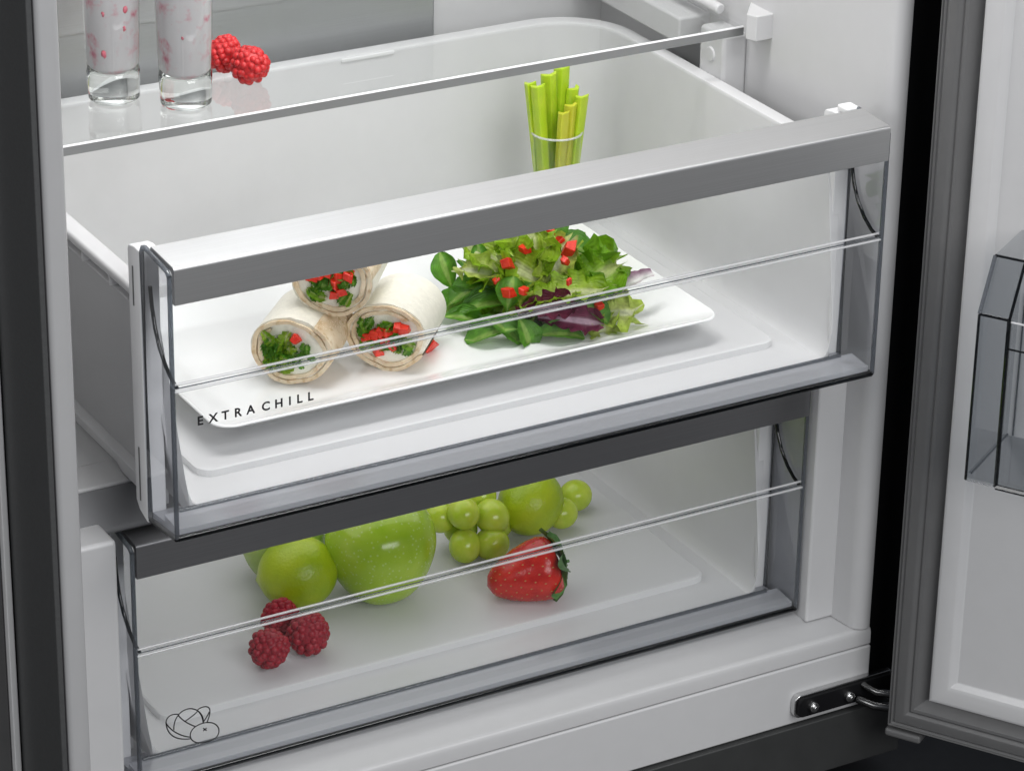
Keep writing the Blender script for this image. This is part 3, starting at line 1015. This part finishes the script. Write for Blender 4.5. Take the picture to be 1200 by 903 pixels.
# ------------------------------------------------------------------ leaves
def leaf_bm(L, Wd, shape="lettuce", cup=0.25, bend=0.5, ruffle=0.10, seed=0, nu=20, nv=26):
    rnd = random.Random(seed)
    ph = [rnd.uniform(0, 6.28) for _ in range(6)]
    bm = new_bm()
    uvl = bm.loops.layers.uv.new("UVMap")
    grid = []
    kf = rnd.uniform(3.2, 4.6)
    for j in range(nv + 1):
        v = j / nv
        if shape == "spoon":
            w = Wd * (0.10 + 0.9 * max(0, math.sin(math.pi * min(1, max(0.0, (v - 0.12) / 0.90)) ** 1.15)) ** 0.75) if v < 0.985 else Wd * 0.10
        elif shape == "strip":
            w = Wd * (0.55 + 0.45 * math.sin(math.pi * v))
        else:
            w = Wd * (0.28 + 0.72 * math.sin(math.pi * min(1, v * 0.62 + 0.02)) ** 1.2) * (1 - 0.55 * max(0, v - 0.8) / 0.2)
        row = []
        ang = bend * (v - 0.3)
        yy = L * v * (1 - 0.12 * bend * bend * v)
        zz = -L * bend * 0.5 * (v - 0.35) ** 2
        for i in range(nu + 1):
            u = -1 + 2 * i / nu
            e = abs(u) ** 2.2
            rf = ruffle * Wd * e * (math.sin(kf * 2 * math.pi * v + ph[0] + u) + 0.6 * math.sin(kf * 4.7 * v * math.pi + ph[1] * (1 if u > 0 else 2)))
            fr = 1 + (0.16 * e * math.sin(kf * 9 * v + ph[2] + 2 * u) if ruffle > 0.05 else 0.02 * math.sin(5 * v + ph[2]))
            x = u * w * 0.5 * fr
            y = yy + ruffle * Wd * 0.6 * e * math.cos(kf * 7 * v + ph[3])
            z = zz + cup * w * (u * u) + rf + 0.03 * Wd * math.sin(3 * u + ph[4]) * math.sin(4 * v + ph[5])
            if v > 0.9 and ruffle > 0.05:
                z += ruffle * Wd * 1.2 * (v - 0.9) * 10 * math.sin(5 * u + ph[0])
                y += ruffle * Wd * 0.9 * (v - 0.9) * 10 * math.cos(8 * u + ph[1])
            row.append((bm.verts.new((x, y - L * 0.5, z)), (i / nu, v)))
        grid.append(row)
    for j in range(nv):
        for i in range(nu):
            q = [grid[j][i], grid[j][i + 1], grid[j + 1][i + 1], grid[j + 1][i]]
            f = bm.faces.new([a for a, _ in q])
            for lp, (_, t) in zip(f.loops, q):
                lp[uvl].uv = t
    return bm


def orient(tip, normal):
    y = Vector(tip).normalized()
    z = Vector(normal)
    z = (z - y * z.dot(y)).normalized()
    x = y.cross(z)
    return Matrix((x, y, z)).transposed().to_4x4()


SAL = empty("salad", (0.318, 0.140, PT), "mixed leaf salad with red pepper cubes piled on the white plate", "salad")


def leaf(kind, p, L, Wd, ang, mat, tilt=(0, 0), shape="lettuce", cup=0.25, bend=0.5, ruffle=0.10, seed=0, flat=0.5):
    """tip direction given as an angle in the pile's front view, face turned up and forward"""
    a = math.radians(ang)
    tip = VR * math.cos(a) - VD * math.sin(a)
    nor = Vector((0, 0, 1)) * flat - VF * (1 - flat) + VR * tilt[0] - VD * tilt[1]
    bm = leaf_bm(L, Wd, shape, cup, bend, ruffle, seed)
    zmin = PT + 0.0006
    mtx = Matrix.Translation(Vector(p)) @ orient(tip, nor)
    bm.transform(mtx)
    for v in bm.verts:
        if v.co.z < zmin:
            v.co.z = zmin + (zmin - v.co.z) * 0.03
    return obj(kind, bm, mat, SAL, smooth=True, world=True)


rl = random.Random(11)
P = leaf
# base of the pile
for i, (x, y, z, an, m, L) in enumerate([
        (0.330, 0.168, -0.138, 60, lett_m, 0.056), (0.305, 0.172, -0.140, 120, lamb_m, 0.05), (0.345, 0.145, -0.138, 20, lettd_m, 0.055),
        (0.315, 0.140, -0.137, 200, lettd_m, 0.055), (0.330, 0.130, -0.140, 320, lamb_m, 0.045), (0.300, 0.145, -0.139, 230, lettd_m, 0.05),
        (0.322, 0.155, -0.126, 90, lett_m, 0.05), (0.345, 0.160, -0.128, 50, lettd_m, 0.05), (0.318, 0.128, -0.130, 260, lettp_m, 0.04), (0.300, 0.158, -0.128, 150, lett_m, 0.045)]):
    P("lettuce_leaf", (x, y, z), L, 0.045, an, m, (rl.uniform(-.4, .4), rl.uniform(-.3, .3)), seed=100 + i, flat=0.6, ruffle=0.13)
# frilly lettuce in view
P("lettuce_leaf", (0.3126, 0.1440, -0.1085), 0.042, 0.040, 95, lett_m, (-.2, .1), seed=1, ruffle=0.16, flat=.35)
P("lettuce_leaf", (0.3070, 0.1400, -0.1160), 0.036, 0.036, 150, lett_m, (-.3, 0), seed=2, ruffle=0.17, flat=.3)
P("lettuce_leaf", (0.3240, 0.1330, -0.1120), 0.044, 0.026, 60, lettp_m, (.1, .1), seed=3, ruffle=0.14, flat=.4)
P("lettuce_leaf", (0.3166, 0.1120, -0.1215), 0.058, 0.026, 12, lett_m, (0, .4), seed=4, ruffle=0.12, flat=.5)
P("lettuce_leaf", (0.3050, 0.1180, -0.1260), 0.052, 0.020, 195, lett_m, (0, .3), seed=14, ruffle=0.10, flat=.5)
P("lettuce_leaf", (0.2920, 0.1500, -0.1180), 0.056, 0.020, 165, lettp_m, (0, .3), seed=5, ruffle=0.18, flat=.4)
P("lettuce_leaf", (0.2960, 0.1600, -0.1150), 0.046, 0.030, 140, lett_m, (-.2, .3), seed=15, ruffle=0.18, flat=.5)
P("lettuce_leaf", (0.3447, 0.1180, -0.1190), 0.040, 0.034, 35, lettd_m, (.3, .1), seed=6, ruffle=0.17, flat=.4)
P("lettuce_leaf", (0.3540, 0.1330, -0.1210), 0.038, 0.034, 20, lettd_m, (.4, .1), seed=16, ruffle=0.18, flat=.4)
P("lettuce_leaf", (0.3500, 0.1060, -0.1400), 0.036, 0.034, 10, lettp_m, (.1, .3), seed=7, ruffle=0.18, flat=.5)
P("lettuce_leaf", (0.3400, 0.1010, -0.1440), 0.022, 0.022, 280, lettp_m, (.1, .3), seed=17, ruffle=0.16, flat=.5)
P("lettuce_leaf", (0.3330, 0.1120, -0.1250), 0.040, 0.022, 20, lettd_m, (0, .3), seed=18, ruffle=0.14, flat=.5)
# lamb's lettuce
for i, (x, y, z, L, w, an, t) in enumerate([
        (0.2744, 0.1600, -0.1310, 0.036, 0.020, 35, (-.3, .3)), (0.2680, 0.1600, -0.1370, 0.038, 0.021, 205, (-.2, .2)), (0.2780, 0.1450, -0.1340, 0.042, 0.022, 20, (0, .4)),
        (0.2706, 0.1206, -0.1425, 0.042, 0.022, 190, (0, .4)), (0.2894, 0.1090, -0.1420, 0.028, 0.018, 295, (.3, .1)), (0.2800, 0.1170, -0.1410, 0.034, 0.019, 330, (0, .3)),
        (0.3460, 0.1500, -0.1090, 0.042, 0.021, 350, (.3, .5)), (0.3380, 0.1640, -0.1010, 0.032, 0.022, 70, (.2, .1)), (0.2740, 0.1860, -0.1260, 0.030, 0.017, 110, (-.3, .2)),
        (0.2880, 0.1660, -0.1130, 0.024, 0.012, 100, (-.1, .2)), (0.2893, 0.1300, -0.1230, 0.026, 0.018, 80, (0, .1)), (0.3080, 0.1020, -0.1430, 0.040, 0.016, 5, (0, .3)),
        (0.2660, 0.1420, -0.1400, 0.034, 0.017, 160, (0, .4)), (0.3350, 0.1010, -0.1330, 0.026, 0.016, 330, (.2, .2)), (0.2980, 0.1320, -0.1270, 0.030, 0.020, 220, (0, .3))]):
    P("lambs_lettuce_leaf", (x, y, z), L, w, an, lamb_m, t, "spoon", cup=0.30, bend=0.8, ruffle=0.02, seed=40 + i, flat=.45)
# radicchio
P("radicchio_leaf", (0.3060, 0.1105, -0.1290), 0.040, 0.020, 8, radi_m, (0, .1), cup=0.4, ruffle=0.10, seed=61, flat=.3)
P("radicchio_leaf", (0.3185, 0.1030, -0.1365), 0.042, 0.018, 355, radi_m, (0, -.1), cup=0.4, ruffle=0.10, seed=62, flat=.3)
P("radicchio_leaf", (0.3680, 0.1150, -0.1270), 0.036, 0.012, 32, radw_m, (.1, .5), "strip", cup=0.4, ruffle=0.05, seed=63, flat=.4)


def cube_bm(s, rnd):
    bm = new_bm()
    a, b, c = s * rnd.uniform(0.8, 1.1) / 2, s * rnd.uniform(0.8, 1.1) / 2, s * rnd.uniform(0.7, 1.0) / 2
    box(bm, -a, a, -b, b, -c, c)
    for v in bm.verts:
        v.co += Vector([rnd.uniform(-.16, .16) * s for _ in range(3)])
    return bm


rc = random.Random(5)


def pepper(p, s, parent):
    bm = cube_bm(s, rc)
    bm.transform(Matrix.Translation(Vector(p)) @ Matrix.Rotation(rc.uniform(0, 3), 4, Vector((rc.uniform(-1, 1), rc.uniform(-1, 1), 1)).normalized()))
    return obj("pepper_cube", bm, pepper_m, parent, bevel=0.0006, world=True)


for p, s in [(p_, s_ * 0.80) for p_, s_ in [((0.2945, 0.1430, -0.1085), .0085), ((0.3080, 0.1440, -0.1015), .0080), ((0.3320, 0.1405, -0.1000), .0085), ((0.3330, 0.1330, -0.1015), .0100), ((0.3255, 0.1235, -0.1060), .0070),
             ((0.3315, 0.1540, -0.0990), .0080), ((0.2865, 0.1270, -0.1205), .0080), ((0.2945, 0.1215, -0.1190), .0070), ((0.2850, 0.1390, -0.1170), .0050), ((0.3375, 0.1010, -0.1300), .0070), ((0.3180, 0.1060, -0.1120), .0050)]]:
    pepper(p, s, SAL)
o = pepper((0.2300, 0.1270, PT + 0.0040), 0.0078, None)
tag(o, "small red pepper cube lying alone on the plate beside the right wrap", "pepper cube")


# ------------------------------------------------------------------ wraps
def wrap(loc, label, seed, yaw, a=0.0265, b=0.0222, L=0.053, roll=0.0, greens="right"):
    """tortilla roll lying along local +y, its cut face at y = 0"""
    rnd = random.Random(seed)
    w = empty("tortilla_wrap", loc, label, "wrap", "cut wraps on the plate")
    w.rotation_euler = (0, 0, yaw)
    bm = new_bm()
    turns, n = 1.8, 90
    f0, f1, b0, b1 = [], [], [], []
    ph = rnd.uniform(0, 6)
    for k in range(n + 1):
        t = k / n
        th = roll + t * turns * 2 * math.pi
        r = 0.0200 + (a - 0.0200) * min(1, t * 1.10)
        r *= 1 + 0.025 * math.sin(3 * th + ph) + 0.012 * math.sin(7 * th + 2 * ph)
        thk = 0.0027 * (0.3 if k in (0, n) else 1)
        dy = 0.0007 * math.sin(5 * th + ph) + 0.0004 * math.sin(13 * th)
        c, s = math.cos(th), math.sin(th) * b / a
        f0.append(bm.verts.new(((r - thk) * c, dy + 0.0003, (r - thk) * s))); f1.append(bm.verts.new((r * c, dy, r * s)))
        sg = 1 - 0.05
        b0.append(bm.verts.new(((r - thk) * c * sg, L, (r - thk) * s * sg))); b1.append(bm.verts.new((r * c * sg, L, r * s * sg)))
    m1 = [bm.verts.new((v.co.x * 1.0 + rnd.uniform(-.0002, .0002), L * 0.5, v.co.z)) for v in f1]
    for k in range(n):
        bm.faces.new((f0[k], f1[k], f1[k + 1], f0[k + 1]))
        bm.faces.new((f1[k], m1[k], m1[k + 1], f1[k + 1]))
        bm.faces.new((m1[k], b1[k], b1[k + 1], m1[k + 1]))
        bm.faces.new((b1[k], b0[k], b0[k + 1], b1[k + 1]))
        bm.faces.new((b0[k], f0[k], f0[k + 1], b0[k + 1]))
    obj("tortilla", bm, tort_m, w, smooth=True)
    bm = new_bm()
    rings = []
    for r in (0.0, 0.006, 0.013, 0.0200, 0.0254):
        ring = []
        for k in range(40):
            th = 2 * math.pi * k / 40
            rr = max(r, 0.0002)
            ring.append((rr * math.cos(th), 0.0020 + rnd.uniform(-.0007, .0007), rr * math.sin(th) * b / a))
        rings.append(ring)
    rings.append([(x * 0.98, L - 0.001, z * 0.98) for x, y, z in rings[-1]])
    loft(bm, rings, True, cap0=True, cap1=True)
    obj("cream_filling", bm, cream_m, w, smooth=True)
    return w, rnd


def stuff_wrap(w, rnd, leaves, cubes):
    for k, (x, z, L, an, m) in enumerate(leaves):
        x, z, L = x * 1.18, z * 1.12, L * 1.15
        bm = leaf_bm(L, L * 0.62, "lettuce", 0.3, 0.8, 0.14, rnd.randint(0, 999), 8, 10)
        y = Vector((math.cos(math.radians(an)), rnd.uniform(-.3, .1), math.sin(math.radians(an))))
        bm.transform(Matrix.Translation((x, -0.0008, z)) @ orient(y, Vector((rnd.uniform(-.6, .6), -1, rnd.uniform(-.3, .7)))))
        obj("salad_leaf", bm, m, w, smooth=True)
    for x, z, s in cubes:
        x, z, s = x * 1.15, z * 1.1, s * 0.95
        bm = cube_bm(s, rc)
        bm.transform(Matrix.Translation((x, -0.0004, z)) @ Matrix.Rotation(rc.uniform(0, 3), 4, Vector((rc.uniform(-.4, .4), 1, rc.uniform(-.4, .4))).normalized()))
        obj("pepper_cube", bm, pepper_m, w, bevel=0.0005)


YAW = math.atan2(-0.68, 0.73)
w, r_ = wrap((0.1318, 0.1222, PT + 0.0222), "lower left tortilla wrap with mostly green leaf filling", 21, YAW, roll=2.2)
lv_ = [(r_.uniform(-.0125, .000), r_.uniform(-.010, .008), r_.uniform(.008, .013), r_.uniform(0, 360), r_.choice([lettd_m, lamb_m, lett_m])) for _ in range(26)]
lv_ += [(r_.uniform(0.001, .012), r_.uniform(-.008, .006), r_.uniform(.004, .007), r_.uniform(0, 360), lamb_m) for _ in range(9)]
stuff_wrap(w, r_, lv_, [(0.0035, 0.0075, .0058)])
w, r_ = wrap((0.1932, 0.1140, PT + 0.0222), "lower right tortilla wrap with red pepper and dark leaf filling", 22, YAW, roll=0.8)
lv_ = [(r_.uniform(-.013, .012), r_.uniform(-.009, .008), r_.uniform(.007, .011), r_.uniform(0, 360), r_.choice([lamb_m, lamb_m, lettd_m])) for _ in range(26)]
stuff_wrap(w, r_, lv_, [(-.006, .001, .0068), (-.010, -.001, .006), (0.000, -.0015, .0065), (.001, .0035, .006), (.0065, .0070, .0065), (.0105, .0060, .006), (-.003, .0035, .006), (-.004, -.009, .006), (.004, -.0045, .005)])
w, r_ = wrap((0.1610, 0.1235, PT + 0.0222 + 0.0380), "topmost tortilla wrap resting on two others, red pepper filling", 23, YAW + 0.06, roll=4.0)
lv_ = [(r_.uniform(-.010, .012), r_.uniform(-.010, .007), r_.uniform(.007, .011), r_.uniform(0, 360), r_.choice([lamb_m, lamb_m, lettd_m])) for _ in range(24)]
stuff_wrap(w, r_, lv_, [(-.010, .003, .006), (-.006, .006, .006), (0.002, .001, .0068), (.004, .005, .0068), (.009, .006, .0065), (.005, -.0045, .0065), (.002, -.006, .0055), (-.002, .007, .006)])

# ------------------------------------------------------------------ fruit in the lower drawer
FZ = -0.201 - 0.1560


def lime(loc, R, rot, mat, label, group=None, cat="lime"):
    bm = new_bm()
    prof = []
    for k in range(29):
        a = -math.pi / 2 + math.pi * k / 28
        r = math.cos(a) * R
        z = math.sin(a) * R * 1.08
        if abs(a) > 1.2:
            z += math.copysign((abs(a) - 1.2) ** 2 * R * 0.75, a)
        prof.append((max(r, 0), z))
    prof[0] = (0, prof[0][1]); prof[-1] = (0, prof[-1][1])
    lathe(bm, prof, 44)
    o = obj("lime", bm, mat, None, smooth=True)
    o.location = loc
    o.rotation_euler = rot
    return tag(o, label, cat, group)


lime((0.1780, 0.2100, FZ + 0.0250), 0.0246, (1.3, 0.3, 0.9), lime_m, "round yellow-green lime beside the three raspberries", "limes in the lower drawer")
lime((0.3665, 0.2300, FZ + 0.0228), 0.0224, (1.2, 0.2, 2.0), lime_m, "green lime behind the strawberry's leafy end", "limes in the lower drawer")


def apple(loc, R, label, mat, rot=(0, 0, 0)):
    a = empty("apple", loc, label, "apple", "green apples in the lower drawer")
    a.rotation_euler = rot
    bm = new_bm()
    prof = [(0, 0.16), (0.06, 0.09), (0.16, 0.02), (0.30, 0.0), (0.46, 0.05), (0.62, 0.18), (0.78, 0.40), (0.91, 0.68), (0.985, 0.96), (1.0, 1.16), (0.965, 1.38), (0.87, 1.58), (0.70, 1.74), (0.48, 1.83), (0.28, 1.82), (0.14, 1.74), (0.05, 1.62), (0, 1.58)]
    lathe(bm, [(r * R, z * R) for r, z in prof], 48)
    for v in bm.verts:
        th = math.atan2(v.co.y, v.co.x)
        f = 1 + 0.02 * math.sin(5 * th) * (1 - v.co.z / (2.2 * R)) + 0.012 * math.sin(2 * th + 1)
        v.co.x *= f; v.co.y *= f
    bo = obj("flesh", bm, mat, a, smooth=True)
    s = bo.modifiers.new("sub", 'SUBSURF'); s.levels = 1; s.render_levels = 2
    bm = new_bm()
    tube(bm, [(0, 0, 1.55 * R), (0.05 * R, 0, 1.85 * R), (0.14 * R, 0, 2.05 * R)], [0.04 * R, 0.035 * R, 0.06 * R], 8)
    obj("stem", bm, stem_m, a, smooth=True)
    return a


apple((0.2330, 0.1970, FZ), 0.0372, "large shiny green apple in the middle of the lower drawer", apple_m)
apple((0.1860, 0.2480, FZ), 0.0290, "pale green apple half hidden behind the front lime", pale_m)

gr = empty("grape_bunch", (0.322, 0.222, FZ), "bunch of pale green grapes between large apple and strawberry", "grapes", "grapes in the lower drawer")
for x, y, z, r in [(0.3052, 0.2150, -0.3210, .0110), (0.3275, 0.2150, -0.3290, .0118), (0.3051, 0.2120, -0.3445, .0112), (0.3230, 0.2070, -0.3450, .0115), (0.2950, 0.2300, -0.3280, .0110), (0.3290, 0.2350, -0.3220, .0111),
                   (0.3120, 0.2310, -0.3420, .0110), (0.3400, 0.2300, -0.3440, .0110)]:
    bm = new_bm()
    bmesh.ops.create_uvsphere(bm, u_segments=28, v_segments=18, radius=r)
    o = obj("grape", bm, grape_m, gr, smooth=True, loc=(x - 0.322, y - 0.222, z - FZ))
    o.scale = (1.0, 1.0, 1.07)
    o.rotation_euler = (rc.uniform(0, 3), rc.uniform(0, 3), 0)
bm = new_bm()
tube(bm, [(-0.02, 0.012, 0.030), (0.0, 0.006, 0.026), (0.018, 0.006, 0.022), (0.030, 0.014, 0.032)], 0.0012, 8)
obj("stalk", bm, stem_m, gr, smooth=True)
g2 = empty("grape_bunch", (0.398, 0.236, FZ), "two green grapes lying right of the lime at the rear", "grapes", "grapes in the lower drawer")
for x, y, z, r in [(0.3868, 0.2220, -0.3440, .0110), (0.4105, 0.2430, -0.3455, .0112)]:
    bm = new_bm()
    bmesh.ops.create_uvsphere(bm, u_segments=28, v_segments=18, radius=r)
    o = obj("grape", bm, grape_m, g2, smooth=True, loc=(x - 0.398, y - 0.236, z - FZ))
    o.scale = (1.06, 1.0, 1.0)

# strawberry lying on its side, tip to the left, calyx to the right
st = empty("strawberry", (0.3183, 0.1515, FZ), "red strawberry lying on its side, green leaves to the right", "strawberry")
bm = new_bm()
SL, SR = 0.0510, 0.0215
SPROF = [(0, 0), (0.03, 0.26), (0.10, 0.44), (0.25, 0.66), (0.45, 0.85), (0.65, 0.97), (0.80, 1.0), (0.90, 0.93), (0.96, 0.76), (0.99, 0.5), (1, 0.25)]


def straw_r(t):
    for (a, p), (b, q) in zip(SPROF, SPROF[1:]):
        if t <= b:
            return SR * (p + (q - p) * (t - a) / (b - a))
    return 0


prof = []
for k in range(25):
    t = k / 24
    r = straw_r(t)
    prof.append((r if 0 < k < 24 else 0, t * SL))
lathe(bm, prof, 40)
ax = (VR * 0.96 - VD * 0.26)
ax = Vector((0.88, -0.33, 0.27)).normalized()
mt = Matrix.Translation(Vector((-0.0215, 0.0100, 0.0128))) @ orient(Vector((0, 0, 1)), Vector((0, 1, 0)))
rotq = Vector((0, 0, 1)).rotation_difference(ax).to_matrix().to_4x4()
TR = Matrix.Translation(Vector((-0.0255, 0.0080, 0.0100))) @ rotq
bm.transform(TR)
body = obj("flesh", bm, straw_m, st, smooth=True)
bm = new_bm()
rs = random.Random(3)
ga = math.pi * (3 - 5 ** .5)
for i in range(150):
    t = 0.06 + 0.86 * (i + 0.5) / 150
    r = straw_r(t)
    a = ga * i
    m = TR @ Matrix.Translation((r * math.cos(a), r * math.sin(a), t * SL)) @ Matrix.Rotation(a, 4, 'Z') @ Matrix.Diagonal((0.35, 0.6, 1, 1))
    bmesh.ops.create_icosphere(bm, subdivisions=1, radius=0.00085, matrix=m)
o = obj("seeds", bm, seed_m, body, smooth=True)
o["kind"] = "stuff"
for k in range(7):
    a = k * 2 * math.pi / 7 + 0.3
    rad = Vector((math.cos(a), math.sin(a), rs.uniform(-0.45, 0.25)))
    bm = leaf_bm(0.030, 0.0145, "strip", 0.25, 0.6, 0.02, 70 + k, 6, 8)
    bm.transform(TR @ Matrix.Translation(Vector((0, 0, SL * 1.03)) + rad * 0.0125) @ orient(rad, Vector((-rad.x * .3, -rad.y * .3, 1))))
    obj("calyx_leaf", bm, calyx_m, st, smooth=True)
bm = new_bm()
p0 = TR @ Vector((0, 0, SL * 0.96)); p1 = TR @ Vector((0.002, 0.001, SL * 1.12))
tube(bm, [p0, p1], 0.0011, 8)
obj("stem", bm, calyx_m, st, smooth=True)
